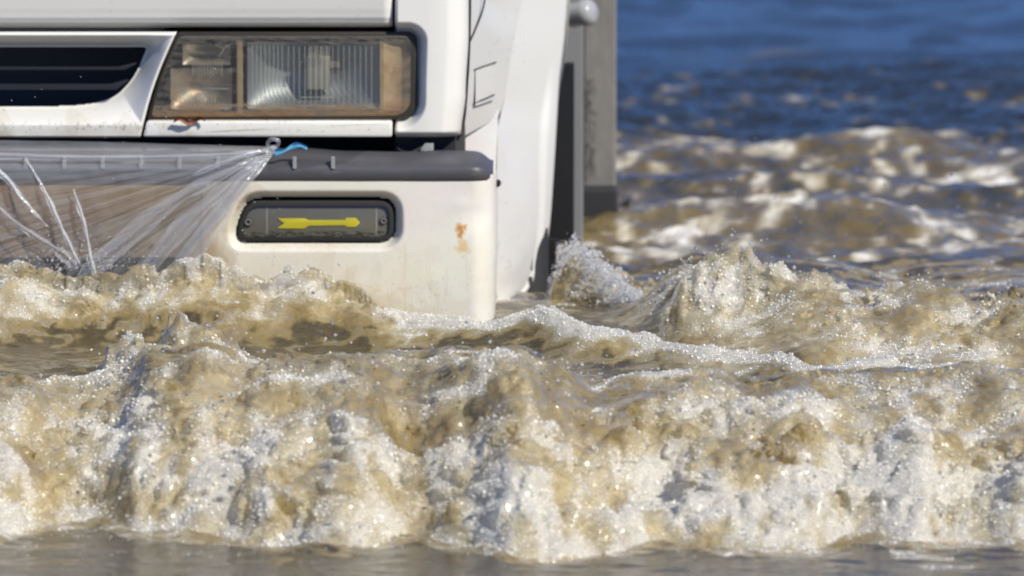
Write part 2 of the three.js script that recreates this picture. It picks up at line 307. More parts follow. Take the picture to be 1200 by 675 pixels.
// froth: countless bubbles clinging to the foam, and drops thrown off it
function instanced(name, geo, mat, list, label, category) {
  const m = new THREE.InstancedMesh(geo, mat, list.length), M = new THREE.Matrix4(), q = new THREE.Quaternion(), e = new THREE.Euler(), s = new THREE.Vector3(), p = new THREE.Vector3(), c = new THREE.Color();
  list.forEach((d, i) => { e.set(rnd() * 6, rnd() * 6, rnd() * 6); q.setFromEuler(e); p.set(d[0], d[1], d[2]); s.set(d[3], d[3] * (d[7] ?? 1), d[3]); M.compose(p, q, s); m.setMatrixAt(i, M); if (d[4] !== undefined) m.setColorAt(i, c.setRGB(d[4], d[5], d[6])); });
  top(m, name); tag(m, label, category, 'stuff'); return m;
}
const ball = new THREE.IcosahedronGeometry(1, 1), ballS = mergeVertices(new THREE.IcosahedronGeometry(1, 2)); ballS.computeVertexNormals();
{
  const p = wg.attributes.position, nr = wg.attributes.normal, n = p.count, ix = wg.index.array, froth = [], drops = [], clear = [], o = [0, 0, 0];
  for (let k = 0; k < 2000000 && froth.length < 190000; k++) {
    const tr = 3 * Math.floor(rnd() * ix.length / 3), i = ix[tr], i2 = ix[tr + 1], i3 = ix[tr + 2], f = foamOf[i]; const skin = rnd() < 0.4; if (f < (skin ? 0.62 : 0.3) || rnd() > (f - 0.22) * 1.2) continue;
    let w1 = rnd(), w2 = rnd(); if (w1 + w2 > 1) { w1 = 1 - w1; w2 = 1 - w2; } const w0 = 1 - w1 - w2;
    const x = p.getX(i) * w0 + p.getX(i2) * w1 + p.getX(i3) * w2, y = p.getY(i) * w0 + p.getY(i2) * w1 + p.getY(i3) * w2, z = p.getZ(i) * w0 + p.getZ(i2) * w1 + p.getZ(i3) * w2; if (z < 0.05 && x < -0.03) continue;
    const r = 0.0006 + 0.0017 * rnd() * rnd() * rnd() + (rnd() < 0.02 ? 0.0012 : 0), a = skin ? 0.2 * r : -r - 0.02 * rnd() * rnd();
    palette(clamp(f + 0.2), o);
    froth.push([x + nr.getX(i) * a, y + nr.getY(i) * a, z + nr.getZ(i) * a, r, o[0], o[1], o[2]]);
  }
  for (let k = 0; k < 600000 && drops.length < 5500; k++) {
    const i = Math.floor(rnd() * n), x = p.getX(i), y = p.getY(i), z = p.getZ(i), f = foamOf[i];
    surface(x, z); const live = col.A + (y > col.h + 0.02 ? 0.03 : 0);
    if (rnd() > (live - 0.02) * 26 * (0.25 + 1.5 * sst(0.05, 0.4, fbm(x * 6, 3, z * 6, 2))) || f < 0.3) continue;
    if (z < 0.1 && x < -0.02) continue;
    const up = -Math.log(1 - rnd()) * 0.01, r = 0.0004 + 0.0026 * Math.pow(rnd(), 7);
    const d = [x + 0.012 * gauss() + nr.getX(i) * up, y + nr.getY(i) * up * 0.6 + up * 0.7 + 0.002, z + nr.getZ(i) * up + 0.008 * gauss(), r];
    (rnd() < 0.65 ? drops : clear).push(d);
  }
  for (let k = 0; k < 420; k++) { const z = -0.3 - 2.9 * rnd(), P = at(690 + 560 * rnd(), 160 + 230 * rnd(), z); if (P.y > 0.01) clear.push([P.x, Math.min(P.y, 0.3), z, 0.001 + 0.0022 * rnd() * rnd()]); }
  for (let k = 0; k < 90; k++) { const z = 0.16 + 0.4 * rnd(), P = at(330 * rnd(), 60 + 270 * Math.sqrt(rnd()), z); drops.push([P.x, P.y, z, 0.0007 + 0.001 * rnd() * rnd()]); }
  for (let k = 0; k < 420; k++) { const z = 0.15 + 0.2 * rnd(), P = at(95 + 60 * gauss(), 316 - 26 * Math.abs(gauss()), z); drops.push([P.x, P.y, z, 0.0005 + 0.0013 * rnd() * rnd()]); }
  for (let k = 0; k < 900; k++) { const z = 2.0 + 0.35 * rnd(), P = at(1200 * rnd(), 610 + 45 * rnd(), z); if (P.y > 0.003) drops.push([P.x, Math.min(P.y, 0.07), z, 0.0007 + 0.0016 * rnd() * rnd()]); }
  instanced('foam', ball, std({ color: 0xffffff, roughness: 0.14 }), froth, 'fine white froth clinging to the breaking brown waves', 'foam');
  instanced('spray', ballS, phy({ color: rgb(0.92, 0.91, 0.88), roughness: 0.07, transmission: 0.68, thickness: 0.002, ior: 1.33 }), drops, 'milky drops of spray thrown off the churning waves', 'spray');
  instanced('water_drops', ballS, phy({ color: 0xffffff, roughness: 0.03, transmission: 1, thickness: 0.002, ior: 1.33 }), clear, 'clear sparkling water drops flying above the wave crests', 'spray');
}

// clear water flung up behind the wheel arch
{
  const arc = { z: -0.19, th: 0.036, A: 0.06, top: [[640, -0.05], [648, 0.06], [658, 0.11], [674, 0.125], [692, 0.112], [715, 0.09], [742, 0.062], [775, 0.03], [802, -0.05]] };
  {
    const list = []; while (list.length < 7000) { const q = 632 + 175 * rnd(), t2 = lin(arc.top, q) * (0.3 + 0.85 * Math.pow(rnd(), 0.7)), z = arc.z + 0.0016 * (q - 640) + 0.035 * gauss(); list.push([(q - 600) * (10 - z) / FOCAL + 0.006 * gauss(), Math.max(0.005, t2 + 0.01 * gauss()), z, 0.0006 + 0.0026 * Math.pow(rnd(), 4)]); }
    instanced('wheel_spray', ballS, phy({ color: rgb(0.95, 0.96, 0.97), roughness: 0.05, transmission: 0.7, thickness: 0.002, ior: 1.33 }), list, 'glassy drops showering from the front wheel arch', 'spray');
  }
}
// ------------------------------------------------------------------ road below the water
const road = top(new THREE.Mesh(new THREE.PlaneGeometry(1200, 1200), std({ color: rgb(0.05, 0.048, 0.045), roughness: 0.9 })), 'road');
road.rotation.x = -Math.PI / 2; road.position.y = -0.46; tag(road, 'flooded asphalt road lying below the brown water', 'road', 'structure');

// ================================================================== TRUCK
const BASE = new THREE.Vector3(-0.95, -0.46, -1.6);
const truck = new THREE.Group(); truck.position.copy(BASE); top(truck, 'delivery_truck');
tag(truck, 'weathered white light truck ploughing through the flood with a film-wrapped bumper', 'truck');
function part(name, geo, mat, parent = truck, label) { // geometry in world metres
  const m = new THREE.Mesh(geo, mat); m.name = name; m.castShadow = m.receiveShadow = true;
  if (parent === truck) m.position.copy(BASE).negate();
  parent.add(m); if (label) m.userData.label = label; return m;
}
// paint chips, dirt and rust of the white panels, laid out on the front of the truck
const GR = [-160, -60, 900, 500]; // left, top, width, height covered
function canvasTex(w, h, draw) { const c = document.createElement('canvas'); c.width = w; c.height = h; draw(c.getContext('2d'), w, h); const t = new THREE.CanvasTexture(c); t.colorSpace = THREE.SRGBColorSpace; t.magFilter = THREE.LinearFilter; return t; }
const grime = canvasTex(1800, 1000, (g, w, h) => {
  const S = 2, X = (x) => (x - GR[0]) * S, Y = (y) => (y - GR[1]) * S;
  g.fillStyle = '#e9e8e2'; g.fillRect(0, 0, w, h);
  const blot = (x, y, r, c, a, n = 26, sx = 1, sy = 1) => { g.fillStyle = c; for (let i = 0; i < n; i++) { g.globalAlpha = a * (0.3 + rnd()); const q = r * (0.15 + 0.5 * rnd()); g.beginPath(); g.ellipse(X(x + gauss() * r * sx), Y(y + gauss() * r * sy), q * S * sx, q * S * sy, rnd() * 3, 0, 7); g.fill(); } g.globalAlpha = 1; };
  const specks = (x, y, w2, h2, n, c, a, r) => { g.fillStyle = c; for (let i = 0; i < n; i++) { g.globalAlpha = a * (0.3 + rnd() * 0.7); g.beginPath(); g.ellipse(X(x + rnd() * w2), Y(y + rnd() * h2), r * (0.3 + rnd()) * S, r * (0.2 + 0.5 * rnd()) * S, rnd() * 3, 0, 7); g.fill(); } g.globalAlpha = 1; };
  blot(300, 290, 200, '#d9d3bd', 0.05, 160, 1.4, 0.5); blot(430, 330, 120, '#dcd8c8', 0.06, 120, 1.2, 0.5); blot(520, 250, 60, '#f2efe6', 0.07, 60);
  blot(40, 250, 120, '#8f7550', 0.09, 240, 1.3, 0.34); blot(90, 270, 90, '#74542f', 0.09, 160, 1.2, 0.4); blot(180, 255, 60, '#97805f', 0.1, 110, 0.9, 0.6); blot(40, 285, 100, '#55483a', 0.08, 90, 1.2, 0.2); blot(160, 235, 60, '#8a6a3a', 0.12, 70, 1.1, 0.2); blot(-60, 260, 90, '#8a7250', 0.1, 120, 1, 0.4);
  g.globalAlpha = 0.25; g.strokeStyle = '#6b4f2e'; g.lineWidth = 2; for (let i = 0; i < 26; i++) { const x = -60 + rnd() * 280, y = 220 + rnd() * 70; g.beginPath(); g.moveTo(X(x), Y(y)); g.lineTo(X(x + gauss() * 14), Y(y + 10 + rnd() * 22)); g.stroke(); } g.globalAlpha = 1;
  blot(541, 268, 6, '#c98f4a', 0.4, 36, 0.6, 1); blot(540, 272, 4, '#bb7a35', 0.35, 26, 0.6, 1.4); blot(544, 289, 7, '#dcb87f', 0.3, 34, 0.6, 1.2);
  for (let i = 0; i < 60; i++) { const x = 230 + rnd() * 345, y = 285 + rnd() * 70, l = 10 + rnd() * 50; g.globalAlpha = 0.05 + 0.1 * rnd(); g.strokeStyle = rnd() < 0.5 ? '#a39878' : '#b9b4a2'; g.lineWidth = 1 + rnd() * 4; g.beginPath(); g.moveTo(X(x), Y(y)); g.quadraticCurveTo(X(x + gauss() * 2), Y(y + l / 2), X(x + gauss() * 2), Y(y + l)); g.stroke(); }
  specks(220, 285, 360, 100, 420, '#8b7a52', 0.4, 0.9); specks(220, 330, 300, 60, 300, '#9a8a62', 0.45, 1.3);
  blot(380, 372, 60, '#a89a70', 0.08, 90, 2, 0.3);
  blot(282, 240, 3, '#b98a50', 0.2, 14); blot(370, 287, 30, '#c9b58e', 0.08, 30, 2, 0.1); specks(280, 284, 180, 6, 40, '#6b4a28', 0.4, 1);
  specks(-100, 146, 560, 14, 260, '#6f6a58', 0.35, 1.3); specks(90, 148, 120, 8, 60, '#4d4636', 0.4, 1.6); specks(-100, 0, 560, 30, 40, '#6a6a66', 0.5, 0.8);
  specks(460, 210, 200, 170, 70, '#7b7566', 0.4, 0.9); specks(600, 30, 60, 100, 26, '#77736a', 0.5, 1.3); specks(240, 220, 330, 160, 110, '#8d8874', 0.35, 0.8);
  g.strokeStyle = '#8d897c'; for (let i = 0; i < 40; i++) { g.globalAlpha = 0.25 + 0.3 * rnd(); g.lineWidth = 0.8 + rnd(); const x = 585 + rnd() * 60, y = 60 + rnd() * 290; g.beginPath(); g.moveTo(X(x), Y(y)); g.lineTo(X(x + gauss() * 5), Y(y + gauss() * 4)); g.stroke(); }
  for (const [x, y] of [[612, 305], [598, 330], [605, 318], [592, 340]]) { g.globalAlpha = 0.5; g.lineWidth = 1.6; g.beginPath(); g.moveTo(X(x), Y(y)); g.quadraticCurveTo(X(x - 2), Y(y + 5), X(x - 5), Y(y + 10)); g.stroke(); }
  g.globalAlpha = 1;
});
const white = phy({ map: grime, roughness: 0.42, clearcoat: 0.35, clearcoatRoughness: 0.18 });
const plainWhite = phy({ color: rgb(0.78, 0.78, 0.76), roughness: 0.42, clearcoat: 0.35, clearcoatRoughness: 0.18 });
const black = std({ color: rgb(0.012, 0.012, 0.013), roughness: 0.55 }), rubber = std({ color: rgb(0.02, 0.02, 0.021), roughness: 0.8 });
const dark = std({ color: rgb(0.022, 0.022, 0.023), roughness: 0.75 });
const gray = std({ color: rgb(0.2, 0.195, 0.19), roughness: 0.62 });
const chrome = std({ color: rgb(0.42, 0.47, 0.53), metalness: 1, roughness: 0.58 });
// a panel as a fine grid: place(px, py) gives its point, keep(px, py) leaves openings
function panel(x0, x1, y0, y1, nx, ny, place, keep, seen) {
  const P = [], I = [];
  for (let j = 0; j <= ny; j++) for (let i = 0; i <= nx; i++) { const px = mix(x0, x1, i / nx), py = mix(y0, y1, j / ny), p = place(px, py, i / nx, j / ny); P.push(p.x, p.y, p.z); seen?.push(p.u ?? px, p.v ?? py); }
  for (let j = 0; j < ny; j++) for (let i = 0; i < nx; i++) {
    if (keep && !keep(mix(x0, x1, (i + 0.5) / nx), mix(y0, y1, (j + 0.5) / ny))) continue;
    const a = j * (nx + 1) + i, b = a + 1, c = a + nx + 1, d = c + 1; I.push(a, c, b, b, c, d);
  }
  const g = new THREE.BufferGeometry(); g.setAttribute('position', new THREE.Float32BufferAttribute(P, 3)); g.setIndex(I); g.computeVertexNormals(); return setUV(g);
}
const GA = at(GR[0], GR[1] + GR[3], 0.1), GB = at(GR[0] + GR[2], GR[1], 0.1);
function setUV(g) { // metres across the truck front, running on round the side
  const p = g.attributes.position, uv = new Float32Array(p.count * 2);
  for (let i = 0; i < p.count; i++) { uv[2 * i] = (p.getX(i) - 0.12 * (p.getZ(i) - 0.1) - GA.x) / (GB.x - GA.x); uv[2 * i + 1] = (p.getY(i) - GA.y) / (GB.y - GA.y); }
  g.setAttribute('uv', new THREE.BufferAttribute(uv, 2)); return g;
}
const toShape = (pts, z, C = THREE.Shape) => new C(pts.map(([x, y]) => { const p = at(x, y, z); return new THREE.Vector2(p.x, p.y); }));
function slab(pts, z, depth, bevel = 0.003, holes = [], seg = 3) { // outline in the photograph, front face at z
  const s = toShape(pts, z); for (const h of holes) s.holes.push(toShape(h, z, THREE.Path));
  const g = new THREE.ExtrudeGeometry(s, { depth: depth - 2 * bevel, bevelEnabled: bevel > 0, bevelSize: bevel, bevelThickness: bevel, bevelOffset: -bevel, bevelSegments: seg, curveSegments: 8 });
  g.translate(0, 0, z - depth + bevel);
  return setUV(toCreasedNormals(g, 0.7));
}
function round(pts, r, n = 6) { // polygon with rounded corners; r is a number or one per corner
  const out = [];
  pts.forEach((p, i) => {
    const a = pts[(i + pts.length - 1) % pts.length], b = pts[(i + 1) % pts.length], R = Array.isArray(r) ? r[i] : r;
    const u = new THREE.Vector2(a[0] - p[0], a[1] - p[1]), w = new THREE.Vector2(b[0] - p[0], b[1] - p[1]), k = Math.min(R, u.length() * 0.49, w.length() * 0.49);
    if (k < 0.5) { out.push(p); return; }
    u.setLength(k); w.setLength(k);
    for (let m = 0; m <= n; m++) { const t = m / n; out.push([p[0] + u.x * (1 - t) ** 2 + w.x * t * t, p[1] + u.y * (1 - t) ** 2 + w.y * t * t]); }
  });
  return out;
}
function sdPoly(P, x, y) { let d = 1e9, s = 1; for (let i = 0, j = P.length - 1; i < P.length; j = i++) { const [ax, ay] = P[i], [bx, by] = P[j], ex = bx - ax, ey = by - ay, wx = x - ax, wy = y - ay, t = clamp((wx * ex + wy * ey) / (ex * ex + ey * ey)); d = Math.min(d, (wx - ex * t) ** 2 + (wy - ey * t) ** 2); const c1 = y >= ay, c2 = y < by, c3 = ex * wy > ey * wx; if ((c1 && c2 && c3) || (!c1 && !c2 && !c3)) s = -s; } return s * Math.sqrt(d); }
const tube = (pts, r, seg = 24, rad = 8) => new THREE.TubeGeometry(new THREE.CatmullRomCurve3(pts), seg, r, rad);
const box = (px0, px1, py0, py1, z, depth, r = 0.002) => { const a = at(px0, py1, z), b = at(px1, py0, z), g = new RoundedBoxGeometry(b.x - a.x, b.y - a.y, depth, 2, Math.min(r, depth / 2.2)); g.translate((a.x + b.x) / 2, (a.y + b.y) / 2, z - depth / 2); return setUV(g); };

// --- bumper with the recessed turn lamp, its end rolled round the corner
const LAMP_LOW = round([[291, 235], [461, 235], [462, 283], [278, 283], [279, 262]], [22, 16, 17, 12, 20]);
const bumperZ = (px, py) => {
  let z = 0.10; const s = sdPoly(LAMP_LOW, px, py);
  z -= 0.02 * (1 - sst(1, 12, s));
  z -= 0.006 * Math.pow(clamp((py - 300) / 90), 2);
  if (px > 552) { const t = clamp((px - 552) / 29); z -= 0.055 * (1 - Math.sqrt(Math.max(0, 1 - t * t * 0.96))); }
  z -= 0.0045 * Math.exp(-(((px - 560) / 14) ** 2 + ((py - 250) / 20) ** 2)) - 0.0012 * Math.exp(-(((px - 545) / 18) ** 2 + ((py - 240) / 9) ** 2));
  z += 0.0006 * noise(px * 0.02, py * 0.03, 1);
  if (px < 236) z -= 0.006 * sst(250, 205, px);
  return z;
};
const bumper = part('bumper', panel(-160, 581, 206, 410, 372, 102, (px, py) => { const p = at(px - (py > 300 ? (py - 300) * 0.03 : 0) * sst(500, 581, px), py, 0.1); p.z = bumperZ(px, py); return p; },
  (px, py) => sdPoly(LAMP_LOW, px, py) > 2 && !(px < 226 + (310 - py) * 0.4 && py > 302)), white, truck, 'dented white bumper with a brown rust spot and mud');
part('bumper_return', panel(581, 612, 206, 400, 8, 40, (px, py, u) => { const p = at(581 - (py > 300 ? (py - 300) * 0.03 : 0), py, 0.1); p.x += 0.003 * u; p.z = mix(bumperZ(581, py), -0.1, u); return p; }), plainWhite, bumper);
part('air_intake', box(-160, 250, 290, 420, -0.12, 0.02), std({ color: rgb(0.07, 0.07, 0.072), roughness: 0.6 }), bumper); part('intake_roof', box(-160, 250, 288, 298, 0.07, 0.19), std({ color: rgb(0.07, 0.07, 0.072), roughness: 0.6 }), bumper);
// rub strip along the top of the bumper
{
  const prof = [[213.5, 0.090], [212.5, 0.1], [209, 0.1045], [203, 0.106], [197, 0.105], [193.5, 0.1015], [191, 0.095], [188, 0.088], [184, 0.06], [181, 0.035], [180, 0.02], [181, 0.005]];
  const P = [], I = [], n = prof.length, N = 190;
  for (let i = 0; i <= N; i++) {
    const px = mix(-160, 578, i / N), e = clamp((px - 540) / 38), tb = clamp((px - 552) / 29), back = 0.055 * (1 - Math.sqrt(1 - tb * tb * 0.96)) + 0.02 * Math.pow(clamp((px - 570) / 8), 3), wave = lin([[-160, 0], [280, 0], [350, -1], [410, 2.4], [470, 3.4], [520, 1.6], [560, 2], [578, 8]], px);
    prof.forEach(([py, z]) => { const k = clamp((209 - py) / 28), p = at(px, py + wave * k + 9 * e * e * e * k, 0.1); p.z = z - back + 0.0012 * k * noise(px * 0.03, py * 0.1, 4); P.push(p.x, p.y, p.z); });
  }
  for (let i = 0; i < N; i++) for (let j = 0; j < n - 1; j++) { const a = i * n + j, b = a + n; I.push(a, b, a + 1, b, b + 1, a + 1); }
  const g = new THREE.BufferGeometry(); g.setAttribute('position', new THREE.Float32BufferAttribute(P, 3)); g.setIndex(I); g.computeVertexNormals(); setUV(g);
  const scuff = canvasTex(1024, 128, (c, w, h) => { c.fillStyle = '#4f4e52'; c.fillRect(0, 0, w, h); for (let i = 0; i < 900; i++) { c.globalAlpha = 0.05 + 0.2 * rnd(); c.fillStyle = rnd() < 0.6 ? '#434245' : '#78777a'; c.beginPath(); c.ellipse(rnd() * w, rnd() * h, 1 + rnd() * 9, 0.5 + rnd() * 2, 0, 0, 7); c.fill(); } c.globalAlpha = 0.75; c.fillStyle = '#3c3c40'; c.beginPath(); c.moveTo(560, 128); c.bezierCurveTo(580, 60, 640, 70, 660, 40); c.bezierCurveTo(690, 60, 720, 30, 740, 60); c.bezierCurveTo(780, 50, 800, 100, 830, 128); c.fill(); c.globalAlpha = 1; });
  const uv = g.attributes.uv; for (let i = 0; i <= N; i++) for (let j = 0; j < n; j++) uv.setXY(i * n + j, i / N, 1 - j / (n - 1));
  const strip = part('rub_strip', g, std({ map: scuff, roughness: 0.45 }), truck, 'dark grey plastic rub strip along the bumper top');
  for (let x = -60; x <= 392; x += 45) part('clip_rib', box(x - 2.2, x + 2.2, 184, 198, 0.108, 0.012, 0.001), std({ color: rgb(0.3, 0.3, 0.3), roughness: 0.4 }), strip);
}
// --- turn lamp in the bumper
{
  const lampBody = part('turn_lamp', slab(LAMP_LOW, 0.088, 0.03, 0.004, [round([[294, 238], [458.5, 238], [459.5, 280.5], [281, 280.5], [282, 262]], [20, 14, 15, 11, 18])]), rubber, truck, 'smoky bumper turn lamp carrying a yellow arrow');
  const inner = round([[293, 237], [459.5, 237], [460.5, 281.5], [280, 281.5], [281, 262]], [18, 13, 14, 10, 17]);
  part('reflector', slab(inner, 0.07, 0.004, 0.001), std({ color: rgb(0.12, 0.115, 0.1), metalness: 0.5, roughness: 0.4 }), lampBody);
  const grid = canvasTex(1024, 256, (g, w, h) => { g.fillStyle = '#605e53'; g.fillRect(0, 0, w, h); g.strokeStyle = '#a3a194'; g.lineWidth = 2; g.globalAlpha = 0.5; for (let x = 0; x < w; x += 13) { g.beginPath(); g.moveTo(x, 0); g.lineTo(x, h); g.stroke(); } for (let y = 0; y < h; y += 13) { g.beginPath(); g.moveTo(0, y); g.lineTo(w, y); g.stroke(); } g.globalAlpha = 0.85; g.strokeStyle = '#b9b7ac'; g.lineWidth = 5; for (const x of [175, 925]) { g.beginPath(); g.moveTo(x, 20); g.lineTo(x, 236); g.stroke(); } g.globalAlpha = 0.5; g.fillStyle = '#332f26'; for (let i = 0; i < 140; i++) { g.beginPath(); g.ellipse(rnd() * w, 205 + rnd() * 50, 3 + rnd() * 25, 2 + rnd() * 6, 0, 0, 7); g.fill(); } });
  const lensG = slab(inner, 0.083, 0.005, 0.0015); { const p = lensG.attributes.position, uv = lensG.attributes.uv, a = at(283, 279, 0.083), b = at(458, 239, 0.083); for (let i = 0; i < p.count; i++) uv.setXY(i, (p.getX(i) - a.x) / (b.x - a.x), (p.getY(i) - a.y) / (b.y - a.y)); }
  part('lens', lensG, phy({ map: grid, roughness: 0.22, transmission: 0.2, clearcoat: 0.6, clearcoatRoughness: 0.12 }), lampBody);
  part('arrow', slab([[325, 256], [357, 256], [362, 258], [405, 258], [405, 255.5], [417, 255.5], [422, 261], [417, 266], [405, 266], [405, 264], [362, 264.5], [356, 268], [325, 267.5], [333, 261.5]], 0.0845, 0.0012, 0.0002), std({ color: rgb(0.5, 0.44, 0.02), roughness: 0.6 }), lampBody, 'yellow arrow pointing to the truck side');
  for (const [x, y, r] of [[291, 260, 5], [449.5, 258.5, 4.2]]) { const g = new THREE.CylinderGeometry(r / 700, r / 700, 0.005, 18); g.rotateX(Math.PI / 2); const p = at(x, y, 0.084); g.translate(p.x, p.y, p.z); const s = part('screw', g, black, lampBody); const t = new THREE.TorusGeometry(r / 1100, 0.0012, 8, 16); t.translate(p.x, p.y, p.z + 0.0028); part('screw_ring', t, gray, s); }
}
// --- dark gap between cab and bumper
const steel = std({ color: rgb(0.07, 0.07, 0.072), roughness: 0.6 });
part('radiator_support', box(-165, 545, -20, 300, -0.34, 0.03), steel); part('engine_tray', box(-165, 545, 214, 226, -0.01, 0.32), steel); part('inner_wing', box(533, 545, -20, 300, -0.05, 0.29), steel);
part('support_panel', box(462, 534, 150, 200, -0.045, 0.02), std({ color: rgb(0.02, 0.022, 0.028), roughness: 0.6 }));
part('bracket', slab([[493, 190], [493, 174], [498, 168], [508, 168], [508, 190]], -0.005, 0.006, 0.001, [round([[499, 186], [499, 177], [503, 177], [503, 186]], 1.5)]), std({ color: rgb(0.42, 0.42, 0.4), roughness: 0.5, metalness: 0.4 }));
part('hose', tube([at(463, 168, -0.03), at(468, 176, -0.01), at(480, 179, 0), at(492, 174, -0.01), at(500, 166, -0.03)], 0.0026), rubber);
// --- front panel above the lamps
const fpY = [[0, 0], [8, 0.0004], [20, 0.002], [27, 0.006], [31, 0.012], [34, 0.024], [35, 0.04]];
part('front_panel', panel(-160, 459.5, -190, 35, 120, 150, (px, py) => { const p = at(px, py, 0.012); const e = clamp((px - 452) / 7.5); p.z = 0.002 - lin(fpY, py) + (35 - py) * 0.00026 - 0.01 * e * e * e; if (py < 34) p.y = at(px, py, 0.012).y; return p; }), white, truck, 'plain white front panel below the windscreen');
part('panel_backing', box(-165, 540, -190, 30, -0.05, 0.28), steel);
// --- grille and its white surround
{
  const lampEdge = [[207, 38], [196, 56], [184, 88], [174, 125], [165, 160.5]];
  const outer = [[-160, 38], ...lampEdge, [-160, 160.5]];
  const hole = [[-158, 55], [168, 55], [173, 58], [168, 70], [160, 88], [148, 104], [135, 116], [118, 123], [95, 127], [60, 128.5], [-158, 128.5]];
  const Hs = round(hole, [1, 6, 6, 12, 12, 12, 12, 12, 12, 8, 1]);
  const O = (px, py) => -sdPoly(outer, px, py);
  const spots = [];
  const sur = panel(-160, 209, 37, 161, 370, 124, (px, py, u, v) => {
    let rx = px; const edge = 207 + (165 - 207) * clamp((py - 38) / 122) + 0; // follows the slanted lamp edge
    const bow = -8.5 * Math.sin(Math.PI * clamp((py - 38) / 122)) * 0.55;
    rx = -160 + (edge + bow + 160) * u;
    const s = sdPoly(Hs, rx, py), o = (edge + bow) - rx, oy = Math.min(py - 37.5, 161 - py);
    const rim2 = Math.max(0, Math.min(o - 1, py - 40, 145 - py)), ds = Math.max(0, s);
    let z = 0.016 - 0.05 * Math.pow(clamp(1 - ds / (ds + rim2 + 0.01)), 1.25);
    if (py >= 145) z = 0.016 - 0.003 * sst(145, 161, py);
    z -= 0.006 * Math.pow(clamp(1 - o / 3), 2) + 0.01 * Math.pow(clamp(1 - oy / 2.5), 2);
    const p = at(rx, py, 0.0); p.z = z; p.u = rx; p.v = py; return p;
  }, null, spots);
  // leave the opening free
  const p = sur.attributes.position, idx = sur.index.array, keep = [], v = new THREE.Vector3(), inside = [];
  for (let i = 0; i < p.count; i++) { inside.push(sdPoly(Hs, spots[2 * i], spots[2 * i + 1]) < -1.2); }
  for (let i = 0; i < idx.length; i += 3) if (!(inside[idx[i]] && inside[idx[i + 1]] && inside[idx[i + 2]])) keep.push(idx[i], idx[i + 1], idx[i + 2]);
  sur.setIndex(keep);
  const grille = part('grille', sur, white, truck, 'white grille surround with black slats');
  for (const [y, e, t] of [[80.5, 152, 3.4], [102, 142, 6]]) {
    const pts = []; const w = t; pts.push([-158, y - w / 2], [e - 14, y - w / 2], [e + 6, y - w / 2 - 5], [e + 8, y - w / 2 - 4], [e - 6, y + w / 2], [-158, y + w / 2]);
    part('slat', slab(pts, -0.012, 0.03, 0.0015), std({ color: rgb(0.02, 0.022, 0.028), roughness: 0.35 }), grille);
  }
  part('radiator', box(-158, 190, 30, 150, -0.26, 0.03), std({ color: rgb(0.09, 0.09, 0.092), roughness: 0.5 }), grille); part('air_duct', box(-158, 190, 30, 46, -0.04, 0.22), steel, grille); part('air_duct', box(-158, 190, 138, 150, -0.04, 0.22), steel, grille); part('air_duct', box(186, 192, 30, 150, -0.04, 0.22), steel, grille);
}
// --- white strip below the lamp
part('lamp_trim', slab(round([[172, 142], [458, 142], [459.5, 144], [459.5, 160.5], [167.5, 160.5]], [3, 2, 2, 3, 3]), 0.014, 0.03, 0.004), white);
// --- corner panel round the lamp, rolling to the side
const LAMP_BIG = round([[207, 37.5], [482, 37.5], [489, 44], [489, 128], [478, 140.5], [171, 140.5], [186, 88]], [6, 12, 14, 14, 12, 4, 60]);
const cornerZ = (px, py) => {
  const s = sdPoly(LAMP_BIG, px, py); let z = 0.012;
  z -= 0.03 * (1 - sst(-0.5, 13, s));
  z -= 0.004 * Math.pow(clamp((px - 500) / 30), 2);
  if (px > 522) { const t = (px - 522) / 27; z -= 0.05 * (1 - Math.sqrt(Math.max(0.0, 1 - t * t * 0.97))); }
  z -= 0.012 * Math.pow(clamp(1 - (px - 463) / 3.5), 2); z -= 0.02 * Math.pow(clamp((py - 153) / 8), 2);
  return z;
};
part('corner_panel', panel(463, 549, -190, 161, 86, 351, (px, py) => { const rx = px - (px - 463) / 86 * lin([[40, 0], [110, 3.5], [161, 9]], py), p = at(rx, py, 0.0); p.z = cornerZ(px, py); return p; }, (px, py) => sdPoly(LAMP_BIG, px, py) > -1), white, truck, 'rounded white cab corner around the headlamp');
